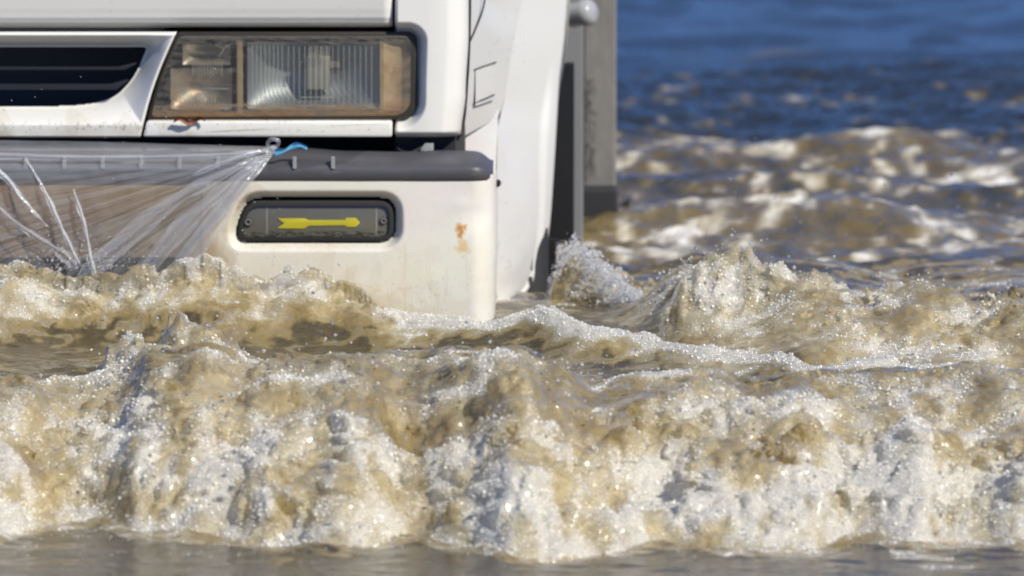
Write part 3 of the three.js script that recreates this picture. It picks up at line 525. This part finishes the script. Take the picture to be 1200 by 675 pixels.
// --- headlamp
{
  const HL = LAMP_BIG, rim = slab(HL, -0.008, 0.06, 0.003, [round([[211, 43], [476, 43], [480, 48], [480, 123], [468, 134.5], [178, 136], [190, 88]], [8, 12, 16, 18, 16, 6, 60])]);
  const lamp = part('headlamp', rim, std({ color: rgb(0.03, 0.026, 0.02), roughness: 0.5 }), truck, 'hazy yellowed rectangular headlamp with ribbed glass');
  part('housing', slab(round([[209, 42], [477, 42], [481, 47], [481, 124], [469, 135.5], [177, 137], [189, 88]], [8, 12, 16, 18, 16, 6, 60]), -0.066, 0.01, 0.001), std({ color: rgb(0.13, 0.1, 0.065), roughness: 0.7 }), lamp);
  // bowls
  const bowl = (x0, x1, y0, y1, deep, sq = 2) => panel(x0, x1, y0, y1, 30, 24, (px, py, u, v) => { const a = Math.abs(u * 2 - 1), b = Math.abs(v * 2 - 1), p = at(px, py, -0.02); p.z = -0.02 - deep * (1 - Math.pow(a, sq)) * (1 - Math.pow(b, sq)); return p; });
  part('reflector', bowl(290, 444, 49, 127, 0.042, 3), chrome, lamp);
  const small = std({ color: rgb(0.5, 0.47, 0.42), metalness: 0.85, roughness: 0.5 });
  part('reflector', bowl(214, 270, 52, 76, 0.03), small, lamp); part('reflector', bowl(200, 272, 80, 128, 0.036), small, lamp);
  part('side_reflector', panel(449, 479, 46, 130, 20, 20, (px, py, u, v) => { const p = at(px, py, -0.014); p.z = -0.014 - 0.006 * Math.sin(u * 3.1) ; return p; }), std({ color: rgb(0.55, 0.44, 0.3), roughness: 0.45 }), lamp, 'amber stained side marker section');
  // bulb shade and holders
  const shade = part('bulb_shade', slab(round([[359, 66], [387, 66], [387, 105], [359, 105]], 2), -0.024, 0.022, 0.002), std({ color: rgb(0.42, 0.42, 0.4), roughness: 0.45, metalness: 0.3 }), lamp);
  part('shade_stalk', box(360, 386, 54, 66, -0.03, 0.01), gray, shade); part('shade_arm', box(350, 398, 72, 80, -0.034, 0.006), gray, shade);
  { const p = at(235, 116, -0.045), g = new THREE.SphereGeometry(0.011, 20, 14); g.scale(1, 0.8, 1.1); g.translate(p.x, p.y, p.z); part('bulb', g, phy({ color: 0xffffff, roughness: 0.06, transmission: 0.7, thickness: 0 }), lamp); }
  part('divider', box(277.5, 284, 42, 136, -0.012, 0.05, 0.002), std({ color: rgb(0.36, 0.29, 0.19), roughness: 0.5 }), lamp);
  part('divider', box(444.5, 448.5, 42, 134, -0.012, 0.05, 0.002), std({ color: rgb(0.42, 0.34, 0.24), roughness: 0.5 }), lamp);
  // glass with its yellowed, dirty lower edge
  const lensDirt = (clean, dark, mud, dim) => canvasTex(1024, 512, (g, w, h) => {
    seed = 777; g.fillStyle = clean; g.fillRect(0, 0, w, h);
    const b = (x, y, rx, ry, c, a) => { g.fillStyle = c; g.globalAlpha = a; g.beginPath(); g.ellipse(x, y, rx, ry, rnd() * 0.4, 0, 7); g.fill(); };
    for (let i = 0; i < 1100; i++) b(rnd() * w, 514 - Math.pow(rnd(), 3) * 85, 6 + rnd() * 40, 2 + rnd() * 7, rnd() < 0.65 ? mud : dark, 0.15);
    for (let i = 0; i < 500; i++) b(rnd() * w, Math.pow(rnd(), 2.5) * 60, 6 + rnd() * 30, 2 + rnd() * 6, dark, 0.08);
    for (let i = 0; i < 170; i++) b(Math.pow(rnd(), 1.5) * 360, rnd() * h, 4 + rnd() * 30, 3 + rnd() * 18, rnd() < 0.5 ? mud : dim, 0.06);
    for (let i = 0; i < 110; i++) b(910 + rnd() * 110, 140 + rnd() * 340, 4 + rnd() * 26, 6 + rnd() * 30, mud, 0.07);
    for (let i = 0; i < 160; i++) b(60 + rnd() * 200, 260 + rnd() * 160, 3 + rnd() * 20, 3 + rnd() * 14, mud, 0.05);
    for (let i = 0; i < 500; i++) b(rnd() * w, rnd() * h, 0.6 + rnd() * 2, 0.6 + rnd() * 2, dim, 0.4);
    g.globalAlpha = 0.8; g.strokeStyle = dim; g.lineWidth = 3; g.beginPath(); g.moveTo(250, 60); g.lineTo(285, 85); g.lineTo(320, 50); g.moveTo(285, 85); g.lineTo(265, 140); g.stroke(); g.globalAlpha = 1;
  });
  const haze = lensDirt('#e9e7df', '#6d4c24', '#b57c3a', '#c9c3b4'), clearness = lensDirt('#ffffff', '#b0b0b0', '#b8b8b8', '#d0d0d0');
  const LENS = round([[210, 42], [477, 42], [481, 47], [481, 124], [469, 135.5], [177, 137], [189, 88]], [8, 12, 16, 18, 16, 6, 60]);
  const lg = new THREE.ShapeGeometry(toShape(LENS, -0.006), 8), pp = lg.attributes.position, uu = lg.attributes.uv, A = at(177, 137, -0.006), B = at(485, 41, -0.006);
  for (let i = 0; i < pp.count; i++) { uu.setXY(i, (pp.getX(i) - A.x) / (B.x - A.x), (pp.getY(i) - A.y) / (B.y - A.y)); pp.setZ(i, -0.006); }
  const lens = part('lens', lg, phy({ map: haze, transmission: 0.965, transmissionMap: clearness, thickness: 0, roughness: 0.2, ior: 1.45 }), lamp);
  const rib = std({ color: rgb(0.62, 0.64, 0.66), roughness: 0.2 }), flutes = (x0, x1, step, y0, y1, z = -0.009) => { const gs = []; for (let x = x0; x <= x1; x += step) { const b = y1 + (rnd() - 0.5) * 4, a = at(x, b, z), c = at(x, y0, z), g = new THREE.CylinderGeometry(0.0005, 0.0005, c.y - a.y, 5); g.translate(a.x, (a.y + c.y) / 2, z); gs.push(g); } return mergeGeometries(gs); };
  const fl = part('glass_flutes', mergeGeometries([flutes(296, 334, 5, 52, 126), flutes(338, 440, 6.5, 54, 122), flutes(362, 386, 3.4, 53, 66), flutes(226, 262, 3.4, 72, 88), flutes(212, 252, 4, 110, 127)]), rib, lens); fl.userData.kind = 'stuff';
  const seat = []; for (const [x0, x1, y] of [[352, 392, 114], [348, 405, 124.5], [292, 440, 128], [208, 268, 104]]) { const a = at(x0, y, -0.01), b = at(x1, y, -0.01), g = new THREE.CylinderGeometry(0.0006, 0.0006, b.x - a.x, 5); g.rotateZ(Math.PI / 2); g.translate((a.x + b.x) / 2, a.y, a.z); seat.push(g); }
  part('glass_bars', mergeGeometries(seat), rib, lens);
}
// --- side of the cab: loft between two upright lines given by the photograph, each with its depth
function loft(rows, nu, zf, bulge = 0, keep) { // rows: [py, pxA, zA, pxB, zB]
  const y0 = rows[0][0], y1 = rows[rows.length - 1][0], ny = Math.round((y1 - y0) / 3);
  const at1 = (k, y) => { if (y <= y0) return rows[0][k]; for (let i = 1; i < rows.length; i++) if (y <= rows[i][0]) return mix(rows[i - 1][k], rows[i][k], (y - rows[i - 1][0]) / (rows[i][0] - rows[i - 1][0])); return rows[rows.length - 1][k]; };
  const g = (k, y) => { let s = 0; const w = Math.min(16, y1 - y, y - y0); for (let i = -4; i <= 4; i++) s += at1(k, y + w * i / 4); return s / 9; };
  return panel(0, 1, y0, y1, nu, ny, (u, py) => { const za = g(2, py), zb = g(4, py), z = mix(za, zb, u), px = mix(g(1, py), g(3, py), u) + bulge * Math.sin(Math.PI * u), p = at(px, py, z); p.u = px; p.v = py; zf && zf(p, u, py, px); return p; }, keep);
}
const side = part('side_panel', loft([[-190, 552, -0.05, 640, -0.5], [0, 552, -0.05, 612, -0.42], [60, 550.5, -0.05, 600, -0.36], [100, 548.5, -0.05, 594, -0.33], [125, 545, -0.05, 590, -0.31], [139, 543, -0.05, 582, -0.27]], 26, (p, u, py) => { p.y -= (1 - u) * sst(60, 139, py) * 0.03; p.x -= 0.006 * Math.sin(u * 3.1416) * sst(20, -20, py - 40 * u); }, null), white, truck, 'white cab side with an access flap');
{ // door gap and flap seams
  const seam = (pts, r = 0.0016) => tube(pts.map(([x, y, z]) => at(x, y, z)), r, 20, 6);
  part('door_gap', seam([[571, -20, -0.14], [566, 10, -0.12], [558, 32, -0.08], [551, 48, -0.045]]), dark, side);
  part('corner_gap', seam([[551, -100, -0.046], [551, 20, -0.046], [549, 80, -0.046], [545.5, 120, -0.046], [540, 160, -0.045]], 0.0018), dark, side);
  const f = loft([[73, 556, -0.09, 581, -0.225], [83, 556, -0.09, 581, -0.225], [108, 556, -0.09, 580, -0.225], [116, 556, -0.09, 579, -0.225]], 6, (p, u, py) => { p.y -= (1 - u) * 0.012; p.x += 0.0018; });
  part('access_flap', f, white, side);
  part('flap_seam', seam([[556, 82, -0.085], [568, 77.5, -0.15], [581, 73, -0.215]], 0.0014), dark, side); part('flap_seam', seam([[555.5, 121, -0.085], [568, 116, -0.15], [579, 111, -0.215]], 0.0014), dark, side);
}
// --- flared wheel arch
const arch = part('wheel_arch', loft([[-190, 640, -0.5, 680, -0.7], [0, 612, -0.42, 669, -0.66], [60, 600, -0.36, 664.5, -0.64], [100, 594, -0.33, 657, -0.62], [125, 590, -0.31, 654, -0.61], [139, 584, -0.27, 653, -0.6], [160, 583, -0.25, 652, -0.59], [200, 582, -0.22, 649.5, -0.58], [250, 582, -0.2, 646, -0.57], [295, 582, -0.18, 641, -0.54], [325, 582, -0.17, 633, -0.5], [343, 582, -0.16, 618, -0.42], [352, 582, -0.16, 604, -0.35], [358, 582, -0.15, 590, -0.2]], 30, (p, u, py, px) => {
  p.x += 0.008 * Math.sin(Math.PI * Math.min(1, u * 1.1)) * sst(160, 260, py) + 0.0025 * noise(px * 0.05, py * 0.035, 2) * sst(250, 330, py) - 0.007 * Math.pow(clamp((u - 0.9) / 0.1), 2) + 0.006 * sst(0.72, 0.8, u) * sst(60, 140, py);
}), white, truck, 'flared white wheel arch, scuffed at its lower edge');
part('arch_lip', loft([[-190, 679, -0.69, 668, -0.74], [0, 668, -0.65, 657, -0.7], [60, 663.5, -0.64, 655, -0.68], [110, 655, -0.62, 648, -0.65], [200, 648.5, -0.58, 642, -0.62], [295, 640, -0.54, 634, -0.58], [343, 617, -0.42, 612, -0.46], [358, 592, -0.2, 590, -0.26]], 4), plainWhite, arch);
part('arch_front', loft([[128, 532, -0.06, 584, -0.275], [200, 532, -0.06, 583, -0.23], [300, 540, -0.05, 582, -0.18], [400, 545, -0.05, 582, -0.15]], 10), white, arch);
part('bumper_bolt', (() => { const g = new THREE.CylinderGeometry(0.0055, 0.0062, 0.02, 10); g.rotateX(Math.PI / 2); const p = at(583, 215, -0.0); g.translate(p.x, p.y, p.z); return g; })(), black);
const shadeBlack = std({ color: rgb(0.016, 0.016, 0.017), roughness: 0.3 });  // near-black tone that paints in the shade of the wheel opening
part('arch_shade', box(560, 673, 74, 284, -0.8, 0.03), shadeBlack); part('arch_shade_low', box(560, 652, 280, 420, -0.78, 0.03), shadeBlack);  // flat panels added to stand in for the shadowed tyre gap
// --- front wheel, mostly hidden by the arch and the spray
{
  const wheel = new THREE.Group(); wheel.name = 'front_wheel'; truck.add(wheel); wheel.position.copy(BASE).negate();
  const P = new THREE.Vector3(-0.035, -0.1, -0.72), R = 0.35;
  const prof = []; for (let i = 0; i <= 20; i++) { const a = i / 20 * Math.PI; prof.push(new THREE.Vector2(R - 0.09 + 0.09 * Math.pow(Math.sin(a), 0.5), -0.1 * Math.cos(a))); }
  const tg = new THREE.LatheGeometry(prof, 48); tg.rotateZ(Math.PI / 2); tg.translate(P.x, P.y, P.z);
  const tyre = part('tyre', tg, rubber, wheel); 
  const blocks = []; for (let k = 0; k < 40; k++) for (const s of [-0.05, 0, 0.05]) { const b = new THREE.BoxGeometry(0.042, 0.012, 0.04); b.translate(s, R, 0); b.rotateX(k / 40 * 6.2832 + s * 2); b.translate(P.x, P.y, P.z); blocks.push(b); }
  part('tread', mergeGeometries(blocks), rubber, tyre);
  const rim = new THREE.LatheGeometry([[0, 0.02], [0.08, 0.03], [0.09, 0.07], [0.17, 0.05], [0.24, 0.09], [0.262, 0.09]].map(([r, y]) => new THREE.Vector2(r, y)), 40); rim.rotateZ(-Math.PI / 2); rim.translate(P.x, P.y, P.z);
  const rm = part('rim', rim, gray, wheel);
  for (let k = 0; k < 6; k++) { const g = new THREE.CylinderGeometry(0.014, 0.014, 0.03, 6); g.rotateZ(Math.PI / 2); const a = k / 6 * 6.28; g.translate(P.x + 0.075, P.y + 0.13 * Math.cos(a), P.z + 0.13 * Math.sin(a)); part('wheel_nut', g, black, rm); }
  // steering arm end and shackle bolt seen in the spray
  const a = at(652, 348, -0.3), g = new THREE.CylinderGeometry(0.016, 0.02, 0.05, 12); g.translate(a.x, a.y, a.z); part('hub_bolt', g, std({ color: rgb(0.03, 0.025, 0.022), roughness: 0.5 }), wheel);
  const h = new THREE.CylinderGeometry(0.01, 0.014, 0.06, 10); h.rotateZ(0.3); const b = at(660, 350, -0.3); h.translate(b.x, b.y, b.z); part('hub_bolt', h, black, wheel);
}
// --- behind the wheel: mudguard, post and step of the load bed
const worn = canvasTex(256, 1024, (g, w, h) => { g.fillStyle = '#797876'; g.fillRect(0, 0, w, h); for (let i = 0; i < 1500; i++) { g.globalAlpha = 0.02 + 0.06 * rnd(); g.fillStyle = ['#6c6865', '#8b8884', '#5b5a5c', '#86807a'][Math.floor(rnd() * 4)]; g.beginPath(); g.ellipse(rnd() * w, rnd() * h, 6 + rnd() * 40, 6 + rnd() * 40, 0, 0, 7); g.fill(); } for (let i = 0; i < 300; i++) { g.globalAlpha = 0.3; g.fillStyle = '#3c3a3a'; g.beginPath(); g.ellipse(40 + gauss() * 40, 700 + rnd() * 300, 2 + rnd() * 9, 2 + rnd() * 12, 0, 0, 7); g.fill(); } g.globalAlpha = 1; });
const wornMat = std({ map: worn, roughness: 0.7 });
{
  const guard = box(648, 684, -190, 282, -1.0, 0.02, 0.004); part('mudguard', guard, std({ color: rgb(0.2, 0.205, 0.215), roughness: 0.55 }));
  const post = box(683, 723, -190, 222, -1.5, 0.06, 0.006);
  { const p = post.attributes.position, uv = post.attributes.uv, a = at(683, 222, -1.5), b = at(723, -190, -1.5); for (let i = 0; i < p.count; i++) uv.setXY(i, (p.getX(i) - a.x) / (b.x - a.x), (p.getY(i) - a.y) / (b.y - a.y)); }
  part('bed_post', post, wornMat, truck, 'worn grey upright post of the load bed'); part('bed_flange', box(676, 684, -190, 222, -1.46, 0.03, 0.003), std({ color: rgb(0.3, 0.27, 0.25), roughness: 0.7 }));
  part('bed_step', box(675, 724, 221, 269, -1.44, 0.12, 0.006), std({ color: rgb(0.022, 0.022, 0.026), roughness: 0.6 }));
  const f = slab([[720, 246], [728, 240], [739, 234], [736, 247], [728, 252], [727, 285], [719, 290]], -1.5, 0.03, 0.003); part('mud_flap', f, rubber);
  const lm = at(681, 16, -0.9), lg = new THREE.LatheGeometry([[0, 0.03], [0.016, 0.028], [0.024, 0.02], [0.0255, 0.008], [0.022, -0.0], [0.0225, -0.02], [0.018, -0.03]].map(([r, y]) => new THREE.Vector2(r, y)), 28); lg.rotateZ(-Math.PI / 2 + 0.2); lg.rotateY(-0.5); lg.translate(lm.x, lm.y, lm.z);
  part('side_marker', lg, phy({ color: rgb(0.36, 0.37, 0.38), roughness: 0.3 }), truck, 'small round pale marker lamp on the arch');
}
// --- the rest of the cab above and behind, out of the picture
{
  const shell = new RoundedBoxGeometry(1.6, 0.6, 1.3, 3, 0.05); shell.translate(-0.98, 0.9, -0.75); part('cab_shell', shell, plainWhite);
  const roof = new RoundedBoxGeometry(1.56, 0.75, 1.2, 4, 0.1); roof.translate(-0.98, 1.5, -0.8); part('cab_roof', roof, plainWhite);
  const ws = new RoundedBoxGeometry(1.4, 0.5, 0.02, 2, 0.008); ws.rotateX(-0.15); ws.translate(-0.98, 1.45, -0.18); part('windscreen', ws, std({ color: rgb(0.02, 0.025, 0.03), roughness: 0.06 }));
  const bed = new RoundedBoxGeometry(1.9, 1.3, 3.2, 2, 0.03); bed.translate(-0.92, 0.95, -3.3); part('load_bed', bed, std({ color: rgb(0.4, 0.39, 0.37), roughness: 0.7 }));
  for (const s of [-1.75, -0.1]) { const t = new THREE.TorusGeometry(0.26, 0.095, 14, 36); t.rotateY(Math.PI / 2); t.translate(s - 0.05, -0.105, -3.6); part('rear_wheel', t, rubber); }
  const ch = new THREE.BoxGeometry(0.9, 0.14, 4.4); ch.translate(-0.95, 0.08, -2.6); part('chassis', ch, dark);
  const fw = new THREE.TorusGeometry(0.25, 0.1, 14, 36); fw.rotateY(Math.PI / 2); fw.translate(-1.8, -0.11, -0.72); part('front_tyre', fw, rubber);
}

// ================================================================== PLASTIC FILM tied to the bumper
{
  const film = new THREE.Group(); top(film, 'plastic_film'); tag(film, 'clear plastic film knotted over the bumper, dripping into the water', 'plastic sheet');
  const mf = phy({ color: rgb(0.92, 0.93, 0.95), transmission: 0.86, thickness: 0, roughness: 0.14, ior: 1.5 });
  const mw = phy({ color: rgb(0.9, 0.91, 0.94), transmission: 0.8, thickness: 0, roughness: 0.16, ior: 1.5 });
  const add = (name, g, m, label) => { const o = new THREE.Mesh(g, m); o.name = name; o.castShadow = o.receiveShadow = true; if (label) o.userData.label = label; film.add(o); return o; };
  const K = [322, 177], far = [[-160, 168], [-160, 230], [-160, 330], [60, 335], [110, 330], [160, 330], [206, 322]];
  const stripZ = (px, py) => { const k = lin([[176, 0.045], [182, 0.075], [188, 0.1], [193, 0.121], [199, 0.128], [212, 0.131], [230, 0.127], [330, 0.128]], py); return k; };
  const nu = 260, nv = 120, P = [], I = [];
  const cum = [0]; for (let i = 1; i < far.length; i++) cum.push(cum[i - 1] + Math.hypot(far[i][0] - far[i - 1][0], far[i][1] - far[i - 1][1]));
  for (let i = 0; i <= nu; i++) {
    const s = i / nu, L = s * cum[cum.length - 1]; let k = 1; while (k < far.length - 1 && cum[k] < L) k++;
    const t = clamp((L - cum[k - 1]) / (cum[k] - cum[k - 1])), fx = mix(far[k - 1][0], far[k][0], t), fy = mix(far[k - 1][1], far[k][1], t);
    for (let j = 0; j <= nv; j++) {
      const r = j / nv, px = mix(K[0], fx, r), py = mix(K[1], fy, r) - 2 * Math.sin(Math.PI * r) * (1 - s);
      const pleat = Math.abs(noise(s * 17, 3, r * 0.8)) * 1.6 + 0.8 * noise(s * 42, 8, r * 1.5) + 0.5 * noise(s * 90, 2, r * 2);
      const crinkle = noise(px * 0.025, py * 0.03, 3) * 0.8 + noise(px * 0.07, py * 0.06, 8) * 0.35;
      const amp = 0.0028 + 0.007 * Math.sin(Math.PI * Math.min(1, r * 1.05)) * sst(0.1, 0.55, s);
      const p = at(px, py, 0.12); p.z = stripZ(px, py) + 0.004 + amp * (pleat * 0.7) + 0.0045 * crinkle * sst(0.1, 0.5, r) + 0.01 * sst(0.5, 1, s) * Math.sin(Math.PI * r);
      p.y += 0.003 * crinkle * r; P.push(p.x, p.y, p.z);
    }
  }
  for (let i = 0; i < nu; i++) for (let j = 0; j < nv; j++) { const a = i * (nv + 1) + j, b = a + nv + 1; I.push(a, a + 1, b, b, a + 1, b + 1); }
  const g = new THREE.BufferGeometry(); g.setAttribute('position', new THREE.Float32BufferAttribute(P, 3)); g.setIndex(I); g.computeVertexNormals(); add('sheet', g, mf);
  // gathered folds: several layers of film drawn together
  const fold = (pts, w0, w1, n = 40, mat = mw) => {
    const c = new THREE.CatmullRomCurve3(pts.map(([x, y, z]) => at(x, y, z))), P2 = [], I2 = [], m = 8;
    for (let i = 0; i <= n; i++) { const t = i / n, p = c.getPoint(t), d = c.getTangent(t), q = new THREE.Vector3(-d.y, d.x, 0).normalize(), w = (0.0003 + mix(w0, w1, t) * sst(0, 0.12, t) * (w1 < w0 || pts.length === 3 ? sst(1, 0.6, t) : sst(1.02, 0.93, t))) * (0.8 + 0.5 * noise(t * 6, w0 * 900, pts[0][0]));
      for (let j = 0; j <= m; j++) { const a = (j / m - 0.5) * 2; const e = p.clone().addScaledVector(q, a * w + 0.002 * noise(t * 9, a * 2, 3)); e.z += Math.min(0.006, 0.5 * w) * Math.cos(a * 4.5 + 3 * noise(t * 3, 1, pts[0][0])) + 0.0012 * noise(t * 25, a * 3, pts[0][1]); P2.push(e.x, e.y, e.z); } }
    for (let i = 0; i < n; i++) for (let j = 0; j < m; j++) { const a = i * (m + 1) + j, b = a + m + 1; I2.push(a, a + 1, b, b, a + 1, b + 1); }
    const g2 = new THREE.BufferGeometry(); g2.setAttribute('position', new THREE.Float32BufferAttribute(P2, 3)); g2.setIndex(I2); g2.computeVertexNormals(); return add('fold', g2, mat);
  };
  fold([[324, 176, 0.1], [270, 181, 0.125], [150, 184, 0.128], [0, 183, 0.128], [-150, 183, 0.128]], 0.004, 0.006);
  fold([[324, 177, 0.1], [290, 210, 0.142], [250, 262, 0.15], [196, 340, 0.15]], 0.003, 0.03);
  fold([[322, 177, 0.1], [282, 205, 0.142], [225, 255, 0.148], [148, 340, 0.15]], 0.003, 0.026);
  fold([[320, 177, 0.1], [262, 204, 0.14], [200, 238, 0.145], [85, 336, 0.15]], 0.003, 0.02);
  const mb = phy({ color: rgb(0.92, 0.93, 0.95), transmission: 0.55, thickness: 0, roughness: 0.12, ior: 1.5 });
  fold([[30, 186, 0.128], [48, 216, 0.142], [70, 262, 0.15], [94, 312, 0.158]], 0.0025, 0.0062, 60, mb);
  fold([[-24, 186, 0.13], [12, 214, 0.145], [34, 242, 0.15], [58, 267, 0.15]], 0.009, 0.003, 60, mb);
  fold([[86, 222, 0.14], [100, 268, 0.15], [110, 316, 0.158], [114, 330, 0.158]], 0.003, 0.006, 50, mb);
  fold([[-30, 215, 0.13], [20, 262, 0.145], [60, 288, 0.15], [92, 314, 0.156]], 0.004, 0.01);
  fold([[324, 175, 0.1], [300, 178, 0.118], [262, 190, 0.134], [225, 206, 0.14]], 0.003, 0.006);
  // knot and blue tie
  const kp = (x, y, z) => at(x, y, z);
  add('knot', tube([kp(316, 178, 0.1), kp(314, 168, 0.1), kp(319, 163, 0.108), kp(326, 165, 0.108), kp(324, 172, 0.1), kp(318, 173, 0.108), kp(326, 178, 0.105)], 0.0034, 50, 8), mw);
  const tie = []; const tc = new THREE.CatmullRomCurve3([kp(322, 179, 0.11), kp(332, 177, 0.112), kp(342, 172, 0.11), kp(350, 170, 0.112), kp(360, 174, 0.108)]);
  { const P3 = [], I3 = []; for (let i = 0; i <= 30; i++) { const p = tc.getPoint(i / 30), w = 0.0045 + 0.0022 * Math.sin(i * 0.37 + 1) * (1 - i / 40); for (const [a, b] of [[-1, 0], [-0.3, 0.004], [0.4, -0.001], [1, 0.003]]) P3.push(p.x, p.y + a * w, p.z + b); } for (let i = 0; i < 30; i++) for (let j = 0; j < 3; j++) { const a = i * 4 + j, b = a + 4; I3.push(a, b, a + 1, b, b + 1, a + 1); } const g3 = new THREE.BufferGeometry(); g3.setAttribute('position', new THREE.Float32BufferAttribute(P3, 3)); g3.setIndex(I3); g3.computeVertexNormals(); add('tie', g3, std({ color: rgb(0.12, 0.42, 0.68), roughness: 0.3 }), 'crumpled blue tape end beside the knot'); }
}
// ================================================================== dry leaf caught below the lamp
{
  const P = [], I = [], n = 22, m = 6;
  for (let i = 0; i <= n; i++) { const t = i / n, w = 0.0055 * Math.sin(Math.PI * Math.pow(t, 0.8)) + 0.0006; for (let j = 0; j <= m; j++) { const a = j / m * 2 - 1, p = at(203 + 38 * t, 143 - 3.2 * Math.sin(t * 9) - 2.5 * Math.sin(t * 3.1), 0.02); P.push(p.x + 0.001 * noise(t * 8, a, 1), p.y + a * w * 0.8 + 0.002 * noise(t * 7, a * 2, 5), p.z + 0.005 * Math.abs(a) + 0.004 * Math.sin(t * 7)); } }
  for (let i = 0; i < n; i++) for (let j = 0; j < m; j++) { const a = i * (m + 1) + j, b = a + m + 1; I.push(a, a + 1, b, b, a + 1, b + 1); }
  const g = new THREE.BufferGeometry(); g.setAttribute('position', new THREE.Float32BufferAttribute(P, 3)); g.setIndex(I); g.computeVertexNormals();
  const leaf = top(new THREE.Mesh(g, std({ color: rgb(0.2, 0.075, 0.03), roughness: 0.6 })), 'dry_leaf'); tag(leaf, 'curled rust-brown dry leaf lodged under the headlamp', 'leaf');
}
renderer.render(scene, camera);
